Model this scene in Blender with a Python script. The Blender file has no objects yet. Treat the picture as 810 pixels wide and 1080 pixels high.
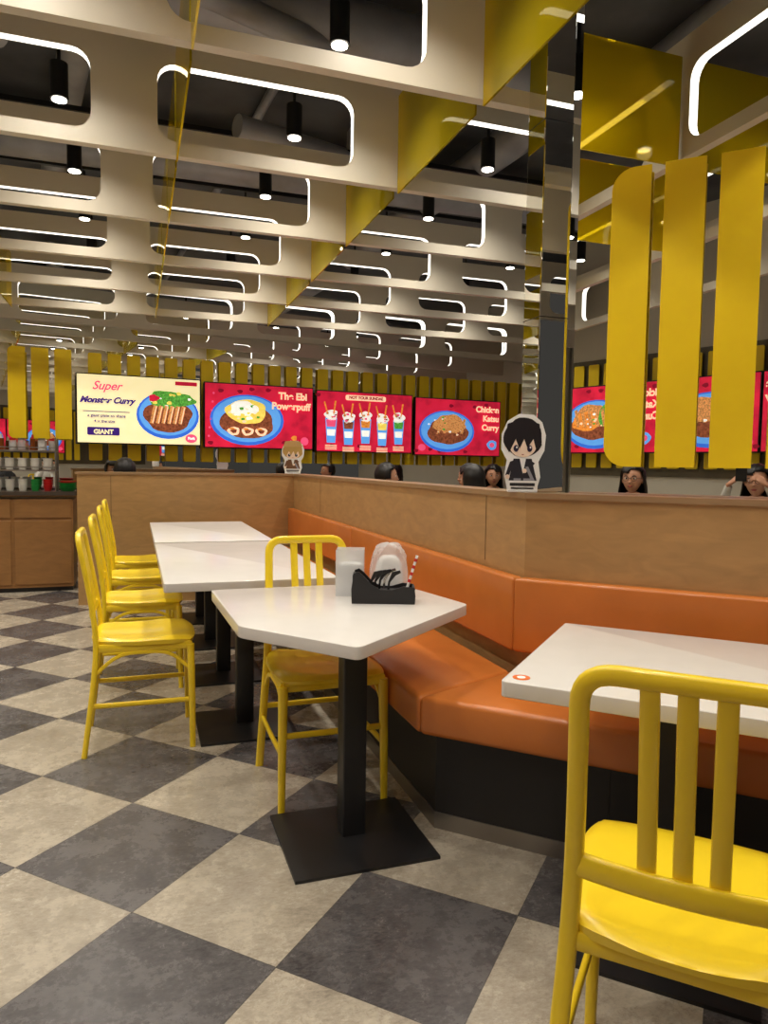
import bpy, bmesh, math, random
from mathutils import Vector, Matrix, Euler
random.seed(4)
S=bpy.context.scene
COL=S.collection
R2=math.sqrt(0.5)

# ---------------------------------------------------------------- materials
def lin(c):
    return tuple((x/255/12.92) if x/255<=0.04045 else ((x/255+0.055)/1.055)**2.4 for x in c)
MATS={}
def mat(name,rgb,rough=0.5,metal=0.0,var=0.06,scale=12,emit=0.0,bump=0.0,coat=0.0,spec=0.5):
    if name in MATS: return MATS[name]
    m=bpy.data.materials.new(name); m.use_nodes=True
    nt=m.node_tree; b=nt.nodes['Principled BSDF']
    c=lin(rgb)
    tc=nt.nodes.new('ShaderNodeTexCoord'); nz=nt.nodes.new('ShaderNodeTexNoise')
    nz.inputs['Scale'].default_value=scale; nz.inputs['Detail'].default_value=4
    nt.links.new(tc.outputs['Object'],nz.inputs['Vector'])
    rp=nt.nodes.new('ShaderNodeValToRGB')
    rp.color_ramp.elements[0].position=0.3; rp.color_ramp.elements[1].position=0.7
    rp.color_ramp.elements[0].color=(*[x*(1-var) for x in c],1)
    rp.color_ramp.elements[1].color=(*[min(1,x*(1+var)) for x in c],1)
    nt.links.new(nz.outputs['Fac'],rp.inputs['Fac'])
    nt.links.new(rp.outputs['Color'],b.inputs['Base Color'])
    b.inputs['Roughness'].default_value=rough; b.inputs['Metallic'].default_value=metal
    b.inputs['Specular IOR Level'].default_value=spec
    b.inputs['Coat Weight'].default_value=coat
    if emit>0:
        nt.links.new(rp.outputs['Color'],b.inputs['Emission Color'])
        b.inputs['Emission Strength'].default_value=emit
    if bump>0:
        bp=nt.nodes.new('ShaderNodeBump'); bp.inputs['Strength'].default_value=bump
        bp.inputs['Distance'].default_value=0.002
        n2=nt.nodes.new('ShaderNodeTexNoise'); n2.inputs['Scale'].default_value=scale*20
        nt.links.new(tc.outputs['Object'],n2.inputs['Vector'])
        nt.links.new(n2.outputs['Fac'],bp.inputs['Height']); nt.links.new(bp.outputs['Normal'],b.inputs['Normal'])
    MATS[name]=m; return m

def wood_mat(name,rgb,axis='X'):
    m=mat(name,rgb,0.42,var=0.0)
    nt=m.node_tree; b=nt.nodes['Principled BSDF']
    c=lin(rgb)
    tc=nt.nodes.new('ShaderNodeTexCoord'); mp=nt.nodes.new('ShaderNodeMapping')
    mp.inputs['Scale'].default_value=(1.6,1.6,5)
    nt.links.new(tc.outputs['Object'],mp.inputs['Vector'])
    nz=nt.nodes.new('ShaderNodeTexNoise'); nz.inputs['Scale'].default_value=4.5; nz.inputs['Detail'].default_value=9
    nz.inputs['Distortion'].default_value=0.9
    nt.links.new(mp.outputs['Vector'],nz.inputs['Vector'])
    rp=nt.nodes.new('ShaderNodeValToRGB')
    rp.color_ramp.elements[0].position=0.3; rp.color_ramp.elements[1].position=0.72
    rp.color_ramp.elements[0].color=(*[x*0.86 for x in c],1); rp.color_ramp.elements[1].color=(*[x*1.1 for x in c],1)
    nt.links.new(nz.outputs['Fac'],rp.inputs['Fac']); nt.links.new(rp.outputs['Color'],b.inputs['Base Color'])
    return m

YEL=mat('yellow_paint',(240,208,38),0.28,var=0.03,coat=0.25)
YSLAT=mat('yellow_laminate',(255,218,28),0.34,var=0.03)
WHITE_TOP=mat('white_laminate',(214,211,207),0.20,var=0.02)
BLACK=mat('black_powdercoat',(26,26,28),0.42,var=0.1)
BENCHBLK=mat('black_kick_panel',(30,29,30),0.5)
ORANGE=mat('orange_vinyl',(198,116,52),0.27,var=0.07,scale=5,bump=0.15)
MAPLE=wood_mat('maple_veneer',(178,140,90))
MAPLE2=wood_mat('cabinet_veneer',(154,110,62))
CAPW=mat('partition_cap_laminate',(152,122,88),0.35)
STEEL=mat('brushed_aluminium',(150,146,140),0.35,0.9)
FIN=mat('ceiling_fin_paint',(216,209,192),0.34,var=0.02,scale=2)
FINLIT=mat('glowing_reveal',(255,250,240),0.5,var=0.0,emit=1.9)  # cut-out edges brightened by added emission, which also evens light on the fins
CEIL=mat('black_plenum',(84,84,86),0.8,var=0.4,scale=2)
DUCT=mat('duct_grey',(146,146,150),0.45,0.3,var=0.2,scale=4)
WALLW=mat('cream_wall_paint',(206,200,186),0.7,var=0.03,scale=3)
WALLD=mat('dark_wall_paint',(96,88,70),0.3,var=0.25,scale=3)
LAMPB=mat('lamp_black',(14,14,15),0.4)
LENS=mat('lamp_lens',(255,246,228),0.3,var=0,emit=14)
SKIN=mat('skin',(206,152,122),0.5,var=0.05)
HAIR=mat('dark_hair',(24,19,18),0.45,var=0.3,scale=60)
LIP=mat('lip',(160,80,76),0.4)
EYEW=mat('eye_white',(232,230,226),0.2)
EYEB=mat('eye_dark',(20,14,12),0.15)
PAPER=mat('white_paper',(238,238,236),0.7)
RED=mat('red_plastic',(196,30,30),0.35)
GREEN=mat('green_plastic',(38,150,70),0.35)
CUPW=mat('white_melamine',(226,224,216),0.3)

mm=bpy.data.materials.new('mirror_glass'); mm.use_nodes=True
b=mm.node_tree.nodes['Principled BSDF']; b.inputs['Base Color'].default_value=(0.84,0.85,0.83,1); b.inputs['Metallic'].default_value=1; b.inputs['Roughness'].default_value=0.0
MIR=mm
am=bpy.data.materials.new('yellow_acrylic'); am.use_nodes=True
nt=am.node_tree; out=nt.nodes['Material Output']; nt.nodes.remove(nt.nodes['Principled BSDF'])
tr=nt.nodes.new('ShaderNodeBsdfTransparent'); tr.inputs[0].default_value=(0.92,0.78,0.10,1)
gl=nt.nodes.new('ShaderNodeBsdfGlossy'); gl.inputs[0].default_value=(1,0.95,0.7,1); gl.inputs['Roughness'].default_value=0.03
tl=nt.nodes.new('ShaderNodeBsdfTranslucent'); tl.inputs[0].default_value=(0.95,0.78,0.02,1)
df=nt.nodes.new('ShaderNodeBsdfDiffuse'); df.inputs[0].default_value=(0.95,0.76,0.02,1)
m0=nt.nodes.new('ShaderNodeMixShader'); m0.inputs[0].default_value=0.5
m1=nt.nodes.new('ShaderNodeMixShader'); m1.inputs[0].default_value=0.42; m2=nt.nodes.new('ShaderNodeMixShader')
fr=nt.nodes.new('ShaderNodeFresnel'); fr.inputs[0].default_value=1.4
nt.links.new(tl.outputs[0],m0.inputs[1]); nt.links.new(df.outputs[0],m0.inputs[2])
nt.links.new(tr.outputs[0],m1.inputs[1]); nt.links.new(m0.outputs[0],m1.inputs[2])
nt.links.new(fr.outputs[0],m2.inputs[0]); nt.links.new(m1.outputs[0],m2.inputs[1]); nt.links.new(gl.outputs[0],m2.inputs[2])
nt.links.new(m2.outputs[0],out.inputs[0])
ACR=am
def clearmat(name,col,rough,fac):
    cm=bpy.data.materials.new(name); cm.use_nodes=True
    nt=cm.node_tree; out=nt.nodes['Material Output']; b=nt.nodes['Principled BSDF']
    b.inputs['Base Color'].default_value=(*col,1); b.inputs['Roughness'].default_value=rough
    tr=nt.nodes.new('ShaderNodeBsdfTransparent'); mx=nt.nodes.new('ShaderNodeMixShader'); mx.inputs[0].default_value=fac
    nt.links.new(tr.outputs[0],mx.inputs[1]); nt.links.new(b.outputs[0],mx.inputs[2]); nt.links.new(mx.outputs[0],out.inputs[0])
    return cm
CLEAR=clearmat('clear_acrylic',(0.85,0.87,0.88),0.15,0.45)
FILM=clearmat('plastic_film',(0.95,0.96,0.97),0.08,0.35)

# checker floor
fm=bpy.data.materials.new('vinyl_checker_tiles'); fm.use_nodes=True
nt=fm.node_tree; N=nt.nodes; L=nt.links; B=N['Principled BSDF']
def math_(op,a,b=None,c=None):
    n=N.new('ShaderNodeMath'); n.operation=op
    for i,v in enumerate((a,b,c)):
        if v is None: continue
        if isinstance(v,(int,float)): n.inputs[i].default_value=v
        else: L.new(v,n.inputs[i])
    return n.outputs[0]
tc=N.new('ShaderNodeTexCoord'); sx=N.new('ShaderNodeSeparateXYZ'); L.new(tc.outputs['Object'],sx.inputs[0])
X=math_('SUBTRACT',sx.outputs[0],-0.02); Y=math_('SUBTRACT',sx.outputs[1],1.958)
k=R2/0.461
P=math_('MULTIPLY',math_('ADD',X,Y),k); Q=math_('MULTIPLY',math_('SUBTRACT',Y,X),k)
fp=math_('FLOOR',P); fq=math_('FLOOR',Q)
par=math_('FLOORED_MODULO',math_('ADD',fp,fq),2.0)
pp=math_('PINGPONG',P,0.5); qq=math_('PINGPONG',Q,0.5)
seam=math_('LESS_THAN',math_('MINIMUM',pp,qq),0.003)
cx=N.new('ShaderNodeCombineXYZ'); L.new(fp,cx.inputs[0]); L.new(fq,cx.inputs[1])
wn=N.new('ShaderNodeTexWhiteNoise'); wn.noise_dimensions='2D'; L.new(cx.outputs[0],wn.inputs['Vector'])
addv=N.new('ShaderNodeVectorMath'); addv.operation='MULTIPLY_ADD'
L.new(wn.outputs['Color'],addv.inputs[0]); addv.inputs[1].default_value=(7,7,7); L.new(tc.outputs['Object'],addv.inputs[2])
nz=N.new('ShaderNodeTexNoise'); nz.inputs['Scale'].default_value=6; nz.inputs['Detail'].default_value=14; nz.inputs['Roughness'].default_value=0.8
L.new(addv.outputs[0],nz.inputs['Vector'])
mpb=N.new('ShaderNodeMapping'); mpb.inputs['Rotation'].default_value=(0,0,math.pi/4); mpb.inputs['Scale'].default_value=(50,110,1); L.new(addv.outputs[0],mpb.inputs['Vector'])
nzb=N.new('ShaderNodeTexNoise'); nzb.inputs['Scale'].default_value=1; nzb.inputs['Detail'].default_value=6; nzb.inputs['Roughness'].default_value=0.75; L.new(mpb.outputs[0],nzb.inputs['Vector'])
mixn=math_('ADD',math_('ADD',math_('MULTIPLY',nz.outputs['Fac'],0.6),math_('MULTIPLY',nzb.outputs['Fac'],0.4)),math_('MULTIPLY',math_('SUBTRACT',wn.outputs['Value'],0.5),0.05))
def ramp(a,b_,p0=0.38,p1=0.62):
    r=N.new('ShaderNodeValToRGB'); r.color_ramp.elements[0].position=p0; r.color_ramp.elements[1].position=p1
    r.color_ramp.elements[0].color=(*lin(a),1); r.color_ramp.elements[1].color=(*lin(b_),1); L.new(mixn,r.inputs[0]); return r.outputs[0]
dk=ramp((54,52,54),(108,105,105)); lt=ramp((132,123,110),(186,177,160))
mc=N.new('ShaderNodeMix'); mc.data_type='RGBA'; L.new(par,mc.inputs[0]); L.new(dk,mc.inputs[6]); L.new(lt,mc.inputs[7])
ms=N.new('ShaderNodeMix'); ms.data_type='RGBA'; L.new(seam,ms.inputs[0]); L.new(mc.outputs[2],ms.inputs[6]); ms.inputs[7].default_value=(0.07,0.065,0.06,1)
L.new(ms.outputs[2],B.inputs['Base Color'])
L.new(math_('ADD',math_('MULTIPLY',nz.outputs['Fac'],0.16),0.19),B.inputs['Roughness'])
bp=N.new('ShaderNodeBump'); bp.inputs['Strength'].default_value=0.15; bp.inputs['Distance'].default_value=0.002
L.new(mixn,bp.inputs['Height']); L.new(bp.outputs[0],B.inputs['Normal'])

# ---------------------------------------------------------------- mesh helpers
class MB:
    """collects geometry with per-face material slots into one mesh"""
    def __init__(s): s.bm=bmesh.new(); s.mats=[]
    def mi(s,m):
        if m not in s.mats: s.mats.append(m)
        return s.mats.index(m)
    def box(s,c,d,m,rot=None,bev=0.0):
        i=s.mi(m); M=Matrix.Translation(Vector(c))
        if rot is not None: M=M@Euler(rot).to_matrix().to_4x4()
        M=M@Matrix.Diagonal((d[0],d[1],d[2],1))
        r=bmesh.ops.create_cube(s.bm,size=1,matrix=M)
        vs=r['verts']; fs=set(f for v in vs for f in v.link_faces)
        for f in fs: f.material_index=i
        if bev>0:
            es=list(set(e for v in vs for e in v.link_edges))
            rr=bmesh.ops.bevel(s.bm,geom=es,offset=bev,segments=3,profile=0.5,affect='EDGES')
            for f in rr['faces']: f.material_index=i
    def prism(s,pts,z0,z1,m,bev=0.0,m_side=None):
        i=s.mi(m); j=s.mi(m_side) if m_side else i
        n=len(pts)
        a=[s.bm.verts.new((p[0],p[1],z0)) for p in pts]; c=[s.bm.verts.new((p[0],p[1],z1)) for p in pts]
        fs=[]
        ft=s.bm.faces.new(c); fb=s.bm.faces.new(a[::-1]); ft.material_index=i; fb.material_index=i
        for q in range(n):
            f=s.bm.faces.new((a[q],a[(q+1)%n],c[(q+1)%n],c[q])); f.material_index=j; fs.append(f)
        bmesh.ops.recalc_face_normals(s.bm,faces=[ft,fb]+fs)
        if bev>0:
            es=list(set(e for f in [ft,fb]+fs for e in f.edges))
            rr=bmesh.ops.bevel(s.bm,geom=es,offset=bev,segments=4,profile=0.5,affect='EDGES')
            for f in rr['faces']: f.material_index=i
    def cyl(s,p0,p1,r0,r1,m,seg=20):
        i=s.mi(m); p0=Vector(p0);p1=Vector(p1); d=p1-p0
        M=Matrix.Translation((p0+p1)/2)@d.to_track_quat('Z','Y').to_matrix().to_4x4()
        r=bmesh.ops.create_cone(s.bm,cap_ends=True,segments=seg,radius1=r0,radius2=r1,depth=d.length,matrix=M)
        for f in set(f for v in r['verts'] for f in v.link_faces):
            f.material_index=i
    def ball(s,c,d,m,rot=None,seg=16):
        i=s.mi(m); M=Matrix.Translation(Vector(c))
        if rot is not None: M=M@Euler(rot).to_matrix().to_4x4()
        M=M@Matrix.Diagonal((d[0],d[1],d[2],1))
        r=bmesh.ops.create_uvsphere(s.bm,u_segments=seg,v_segments=max(8,seg//2+2),radius=1,matrix=M)
        for f in set(f for v in r['verts'] for f in v.link_faces): f.material_index=i
        return r['verts']
    def sweep(s,pts,rx,ry,ref,m,seg=12,pw=2.6,cap=True):
        i=s.mi(m); pts=[Vector(p) for p in pts]; n=len(pts); ref=Vector(ref)
        if not isinstance(rx,(list,tuple)): rx=[rx]*n
        if not isinstance(ry,(list,tuple)): ry=[ry]*n
        rings=[]
        for q in range(n):
            T=(pts[min(q+1,n-1)]-pts[max(q-1,0)]).normalized()
            a=(ref-ref.dot(T)*T).normalized(); b_=T.cross(a)
            ring=[]
            for t in range(seg):
                th=2*math.pi*t/seg; c_=math.cos(th); s_=math.sin(th)
                c2=math.copysign(abs(c_)**(2/pw),c_); s2=math.copysign(abs(s_)**(2/pw),s_)
                ring.append(s.bm.verts.new(pts[q]+a*rx[q]*c2+b_*ry[q]*s2))
            rings.append(ring)
        for q in range(n-1):
            for t in range(seg):
                f=s.bm.faces.new((rings[q][t],rings[q][(t+1)%seg],rings[q+1][(t+1)%seg],rings[q+1][t])); f.material_index=i
        if cap:
            f=s.bm.faces.new(rings[0][::-1]); f.material_index=i
            f=s.bm.faces.new(rings[-1]); f.material_index=i
    def mesh(s,name,smooth=True,angle=35):
        bmesh.ops.recalc_face_normals(s.bm,faces=s.bm.faces[:])
        me=bpy.data.meshes.new(name); s.bm.to_mesh(me); s.bm.free()
        for m in s.mats: me.materials.append(m)
        if smooth:
            for p in me.polygons: p.use_smooth=True
            try: me.set_sharp_from_angle(angle=math.radians(angle))
            except Exception: pass
        return me
    def obj(s,name,loc=(0,0,0),rz=0.0,parent=None,smooth=True,angle=35):
        o=bpy.data.objects.new(name,s.mesh(name,smooth,angle)); COL.objects.link(o)
        o.location=loc; o.rotation_euler=(0,0,rz)
        if parent: o.parent=parent
        return o
def fillet(pts,radii,seg=6):
    out=[]; pts=[Vector(p) for p in pts]
    for i,p in enumerate(pts):
        r=radii[i]
        if r<=0 or i==0 or i==len(pts)-1: out.append(p); continue
        a=(pts[i-1]-p).normalized(); b_=(pts[i+1]-p).normalized()
        s0=p+a*r; s1=p+b_*r
        for t in range(seg+1):
            u=t/seg; out.append(s0*(1-u)**2+p*2*u*(1-u)+s1*u*u)
    return out
def empty(name,loc=(0,0,0),rz=0):
    e=bpy.data.objects.new(name,None); COL.objects.link(e); e.location=loc; e.rotation_euler=(0,0,rz); e.empty_display_size=0.1
    return e
def rrect(x0,x1,z0,z1,r,seg=6,corners=(1,1,1,1)):
    pts=[]
    for (cx_,cz,a0,on) in ((x1-r,z1-r,0,corners[0]),(x0+r,z1-r,90,corners[1]),(x0+r,z0+r,180,corners[2]),(x1-r,z0+r,270,corners[3])):
        if on:
            for t in range(seg+1):
                a=math.radians(a0+90*t/seg); pts.append((cx_+r*math.cos(a),cz+r*math.sin(a)))
        else:
            pts.append(({0:x1,90:x0,180:x0,270:x1}[a0],{0:z1,90:z1,180:z0,270:z0}[a0]))
    return pts
def plate(mb,pts,y0,y1,m):
    """extruded polygon standing in local XZ plane between y0 (front) and y1"""
    i=mb.mi(m); n=len(pts)
    a=[mb.bm.verts.new((p[0],y0,p[1])) for p in pts]; c=[mb.bm.verts.new((p[0],y1,p[1])) for p in pts]
    for f in (mb.bm.faces.new(a),mb.bm.faces.new(c[::-1])): f.material_index=i
    for q in range(n):
        f=mb.bm.faces.new((a[q],c[q],c[(q+1)%n],a[(q+1)%n])); f.material_index=i
def ell(cx_,cz,rx,rz,n=28,wob=0,seed=0):
    rnd=random.Random(seed)
    ph=[rnd.uniform(0,6.28) for _ in range(3)]
    out=[]
    for t in range(n):
        a=2*math.pi*t/n
        k_=1+wob*(math.sin(3*a+ph[0])+0.6*math.sin(5*a+ph[1])+0.4*math.sin(8*a+ph[2]))
        out.append((cx_+rx*k_*math.cos(a),cz+rz*k_*math.sin(a)))
    return out

# ---------------------------------------------------------------- room shell
CB=3.85   # mirror plane: x + y = CB
mb=MB(); mb.box((0,2.6,-0.05),(11.5,13,0.1),fm); mb.obj('floor',smooth=False)
mb=MB(); mb.box((0,2.6,3.68),(11.5,13,0.1),CEIL); mb.obj('ceiling',smooth=False)
ANG_B=math.atan(0.092)
def wallseg(name,p0,p1,z0,z1,th,m,side=1):
    p0=Vector(p0);p1=Vector(p1); d=(p1-p0); a=math.atan2(d.y,d.x); n=Vector((-d.y,d.x)).normalized()*th/2*side
    c=(p0+p1)/2+n
    mb=MB(); mb.box((0,0,0),(d.length,th,z1-z0),m); return mb.obj(name,(c.x,c.y,(z0+z1)/2),a,smooth=False)
# back wall is mirror-clad: visible (room) face along y = 7.90+0.092x
wallseg('wall_back',(-5.2,7.90-0.478),(5.6,7.90+0.515),0,3.63,0.12,MIR,1)
wallseg('wall_left',(-5.2,-0.1),(-5.2,7.4),0,3.63,0.12,WALLW,1)
wallseg('wall_right',(5.5,2.3),(5.5,8.38),0,3.63,0.12,WALLW,-1)
wallseg('wall_front',(-5.2,-1.3-0.346*(-4.25)),(4.2,-1.3-0.346*5.15),0,3.63,0.12,WALLW,-1)

# ceiling fins with rounded cut-outs --------------------------------------
OX=0.10
def fin(name,y,x0,x1,rz=0.0,yloc=None):
    cu=bpy.data.curves.new(name,'CURVE'); cu.dimensions='2D'; cu.fill_mode='BOTH'; cu.extrude=0.022
    def sp(pts):
        s_=cu.splines.new('POLY'); s_.points.add(len(pts)-1)
        for q,p in enumerate(pts): s_.points[q].co=(p[0],p[1],0,1)
        s_.use_cyclic_u=True
    sp([(x0,2.545),(x1,2.545),(x1,3.06),(x0,3.06)])
    n=math.ceil((x0-OX+0.04)/1.16)
    while OX+1.16*n+0.89<x1-0.03:
        a=OX+1.16*n; sp(rrect(a,a+0.89,2.605,2.93,0.075,5)[::-1]); n+=1
    tmp=bpy.data.objects.new(name+'_tmp',cu); COL.objects.link(tmp)
    dg=bpy.context.evaluated_depsgraph_get()
    me=bpy.data.meshes.new_from_object(tmp.evaluated_get(dg))
    bpy.data.objects.remove(tmp)
    me.transform(Matrix.Translation((0,y,0))@Matrix.Rotation(math.radians(90),4,'X'))
    me.materials.clear(); me.materials.append(FIN); me.materials.append(FINLIT)
    for p in me.polygons:
        c=p.center; p.use_smooth=False
        p.material_index=1 if (abs(p.normal.y)<0.5 and 2.56<c.z<3.04 and x0+0.01<c.x<x1-0.01) else 0
    o=bpy.data.objects.new(name,me); COL.objects.link(o)
    if rz: o.rotation_euler=(0,0,rz); o.location=(0,yloc,0)
    return o
FY=[2.505+0.917*m for m in range(-4,6)]
for y in FY:
    x0=-5.1; x1=5.4 if y>2.4 else CB-y-0.06
    if y<0.5: x0=-3.3 if y>-0.5 else -0.75
    fin('ceiling_beam',y,x0,x1)
fin('ceiling_beam',0.0,-5.0,5.35,ANG_B,7.87)

# yellow acrylic panels between the beams
mb=MB()
for xs in (-2.17,-1.01,0.18,1.215):
    for i,y in enumerate(FY[2:-1]):
        if y<0.5 and xs<-2: continue
        if xs+y+0.9>CB and y<1.6: continue
        mb.box((xs,y+0.4585,2.745),(0.008,0.85,0.46),ACR)
mb.obj('yellow_acrylic_panels',smooth=False)

# plenum ducts and pipes
mb=MB()
for (p0,p1,r) in (((-5,3.4,3.42),(5,3.9,3.42),0.14),((-5,5.6,3.40),(5,5.4,3.40),0.17),((0.5,-0.6,3.45),(-0.7,7.0,3.45),0.09),
                  ((2.6,2.0,3.4),(2.2,7.6,3.4),0.12),((-3,1.2,3.45),(-2.4,7.3,3.45),0.1),((-4.5,0.9,3.5),(2.0,1.1,3.5),0.08),
                  ((-5,4.5,3.52),(5,4.3,3.52),0.03),((-5,4.65,3.52),(5,4.45,3.52),0.03),((-5,2.6,3.5),(1.0,2.5,3.5),0.04),((1.0,2.6,3.54),(0.6,7.5,3.54),0.03),((-1.4,0.5,3.5),(-1.6,7.3,3.5),0.05),
                  ((-0.2,3.1,3.2),(1.5,4.0,3.35),0.06),((-2.2,3.0,3.3),(-0.6,4.1,3.3),0.08),((0.6,4.6,3.25),(2.2,5.2,3.3),0.07)):
    mb.cyl(p0,p1,r,r,DUCT,16)
mb.box((-1.9,4.3,3.45),(0.7,0.7,0.28),DUCT,rot=(0,0,0.1)); mb.box((1.7,4.75,3.45),(0.5,0.8,0.25),DUCT); mb.box((0.2,2.95,3.48),(0.9,0.35,0.22),DUCT)
mb.obj('ceiling_ducts')
mb=MB()
for yy in [2.03+0.917*i for i in range(-2,6)]:
    if yy<0.3: mb.box((0.0,yy+0.06,3.30),(2.2,0.035,0.03),LAMPB)
    else: mb.box((-0.5 if yy<2.5 else 0.3,yy+0.06,3.30),(5.0 if yy<2.5 else 8.4,0.035,0.03),LAMPB)
mb.obj('track_rails',smooth=False)

# downlights
dl=MB(); dl.cyl((0,0,0.02),(0,0,0.17),0.042,0.042,LAMPB,20); dl.cyl((0,0,0.17),(0,0,0.36),0.009,0.009,LAMPB,8)
dl.cyl((0,0,0.0),(0,0,0.02),0.045,0.042,LAMPB,20); dl.cyl((0,0,-0.004),(0,0,0.004),0.034,0.034,LENS,20)
dlm=dl.mesh('downlight')
for m in range(-3,5):
    for n in range(-3,4):
        x=-0.34+1.16*n; y=3.04+0.917*m
        if y<2.4 and x+y>CB-0.25: continue
        if y<-1.3-0.346*(x+0.95)+0.4: continue
        o=bpy.data.objects.new('downlight',dlm); COL.objects.link(o); o.location=(x,y,2.95)
        ld=bpy.data.lights.new('downlight_beam','SPOT'); ld.energy=37; ld.color=(1.0,0.92,0.80)
        ld.spot_size=math.radians(140); ld.spot_blend=1.0; ld.shadow_soft_size=0.04
        lo=bpy.data.objects.new('downlight_beam',ld); COL.objects.link(lo); lo.parent=o; lo.location=(0,0,-0.02)

# ---------------------------------------------------------------- bench + partition geometry
def K(d): return (1.28+d,2.28+0.41421*d)
def Bp(d,l):
    k_=K(d); return (k_[0]+R2*l,k_[1]-R2*l)
mb=MB()
YR=6.40
mb.prism([(1.34,YR),K(0.06),Bp(0.06,3.1),Bp(0.2,3.1),K(0.2),(1.48,YR+0.14),(-0.46,YR+0.14),(-0.46,YR)],0,1.085,MAPLE)
mb.prism([(1.33,YR-0.01),K(0.05),Bp(0.05,3.1),Bp(0.2,3.1),K(0.2),(1.48,YR+0.15),(-0.475,YR+0.15),(-0.475,YR-0.01)],1.085,1.105,CAPW)
JNT=mat('panel_joint',(110,84,54),0.6)
for yy in (2.62,5.4): mb.box((1.3395,yy,0.95),(0.002,0.004,0.26),JNT)
for l in (1.15,2.3):
    p=Bp(0.0598,l); mb.box((p[0],p[1],0.95),(0.004,0.002,0.26),JNT,rot=(0,0,-math.pi/4))
mb.box((-0.2,YR-0.0005,0.54),(0.004,0.002,1.07),JNT)
mb.obj('wall_partition',smooth=False)

bench=empty('banquette_bench')
def strip(dA,dB,z0,z1,m,segs,bev):
    for kind,a,b_ in segs:
        mbx=MB()
        if kind=='A': pts=[(1.28+dA,b_),(1.28+dA,a),(1.28+dB,a),(1.28+dB,b_)]
        elif kind=='K': pts=[(1.28+dA,b_),K(dA),K(dB),(1.28+dB,b_)]
        elif kind=='L': pts=[K(dA),Bp(dA,b_),Bp(dB,b_),K(dB)]
        else: pts=[Bp(dA,a),Bp(dA,b_),Bp(dB,b_),Bp(dB,a)]
        mbx.prism(pts,z0,z1,m,bev)
        yield mbx
for i,mbx in enumerate(strip(-0.43,-0.002,0.335,0.462,ORANGE,[('A',4.36,6.36),('K',0,4.355),('L',0,1.6),('B',1.605,3.0)],0.018)):
    mbx.obj('seat_cushion_%d'%(i+1),parent=bench,angle=60)
for i,mbx in enumerate(strip(0.0,0.055,0.53,0.80,ORANGE,[('A',4.36,6.36),('K',0,4.355),('L',0,1.6),('B',1.605,3.0)],0.014)):
    mbx.obj('back_cushion_%d'%(i+1),parent=bench,angle=60)
mb=MB()
mb.prism([(0.93,6.38),K(-0.35),Bp(-0.35,3.0),Bp(0.05,3.0),K(0.05),(1.33,6.38)],0.0,0.335,BENCHBLK)
mb.prism([(0.926,6.38),K(-0.354),Bp(-0.354,3.0),Bp(-0.35,3.0),K(-0.35),(0.93,6.38)],0.0,0.055,STEEL)
for l in (0.55,1.3,2.0):
    p=Bp(-0.351,l); mb.box((p[0],p[1],0.19),(0.005,0.003,0.27),LAMPB,rot=(0,0,-math.pi/4))
mb.obj('bench_base',parent=bench,smooth=False)

# mirror pillar and mirror wall
mb=MB(); mb.box((1.46,2.408,2.365),(0.12,0.12,2.52),MIR,bev=0.004)
for z in (1.75,2.45): mb.box((1.46,2.408,z),(0.1206,0.1206,0.003),LAMPB)
mb.obj('mirror_pillar',smooth=False)
mb=MB()
p0=(1.535,CB-1.535+0.012); ln=3.4
c=(p0[0]+R2*ln/2,p0[1]-R2*ln/2)
mb.box((c[0]+0.006,c[1]+0.006,1.815),(ln,0.012,3.62),MIR,rot=(0,0,-math.pi/4))
mb.obj('wall_mirror',smooth=False)
# yellow slats on the mirror (rounded-rectangle outline cut in strips)
mb=MB()
w=0.130; per=0.1735
for i in range(8):
    a=i*per; cor=(0,1,1,0) if i==0 else ((1,0,0,1) if i==7 else (0,0,0,0))
    plate(mb,rrect(a,a+w,1.205,2.245,0.075,6,cor),-0.014,0.0,YSLAT)
    mb.box((a+w/2,0.009,1.9),(0.03,0.018,0.03),STEEL); mb.box((a+w/2,0.009,1.45),(0.03,0.018,0.03),STEEL)
x_=1.604; mb.obj('yellow_slat_panel',(x_,CB-0.026-x_,0),-math.pi/4,smooth=False)

# ---------------------------------------------------------------- slat rows + menu screens
def emat(name,rgb,e=1.0,var=0.05,scale=10): return mat('screen_'+name,rgb,0.25,var=var,scale=scale,emit=e,spec=0.3)
S_CREAM=emat('cream',(244,230,176),0.85); S_RED=emat('crimson',(196,30,58),0.85,0.3,5); S_BLUE=emat('blue_plate',(92,158,228),0.85)
S_BLUE2=emat('blue_plate_rim',(52,104,206),0.85); S_BROWN=emat('curry',(126,68,44),0.8,0.5,45); S_KATSU=emat('katsu',(200,136,78),0.8,0.5,70)
S_GRN=emat('salad',(84,156,60),0.8,0.5,70); S_PURP=emat('purple_text',(64,36,128),0.5); S_YEL=emat('omelette',(248,208,92),0.85,0.25,35)
S_WHT=emat('white',(250,244,232),0.85,0.12,50); S_PEACH=emat('peach_text',(252,204,166),0.9); S_PINK=emat('pink',(236,80,120),0.8)
S_ORG=emat('orange',(236,136,54),0.8,0.4,50); S_MAR=emat('maroon',(132,16,40),0.7); BEZ=mat('screen_bezel',(16,15,16),0.3)
def text(parent,body,x,z,size,m,y,align='CENTER',shear=0.0,off=0.0025):
    cu=bpy.data.curves.new('caption','FONT'); cu.body=body; cu.size=size; cu.align_x=align; cu.extrude=0.0008; cu.shear=shear
    cu.offset=off
    cu.materials.append(m); o=bpy.data.objects.new('caption',cu); COL.objects.link(o)
    o.parent=parent; o.location=(x,y,z); o.rotation_euler=(math.pi/2,0,0)
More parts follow.
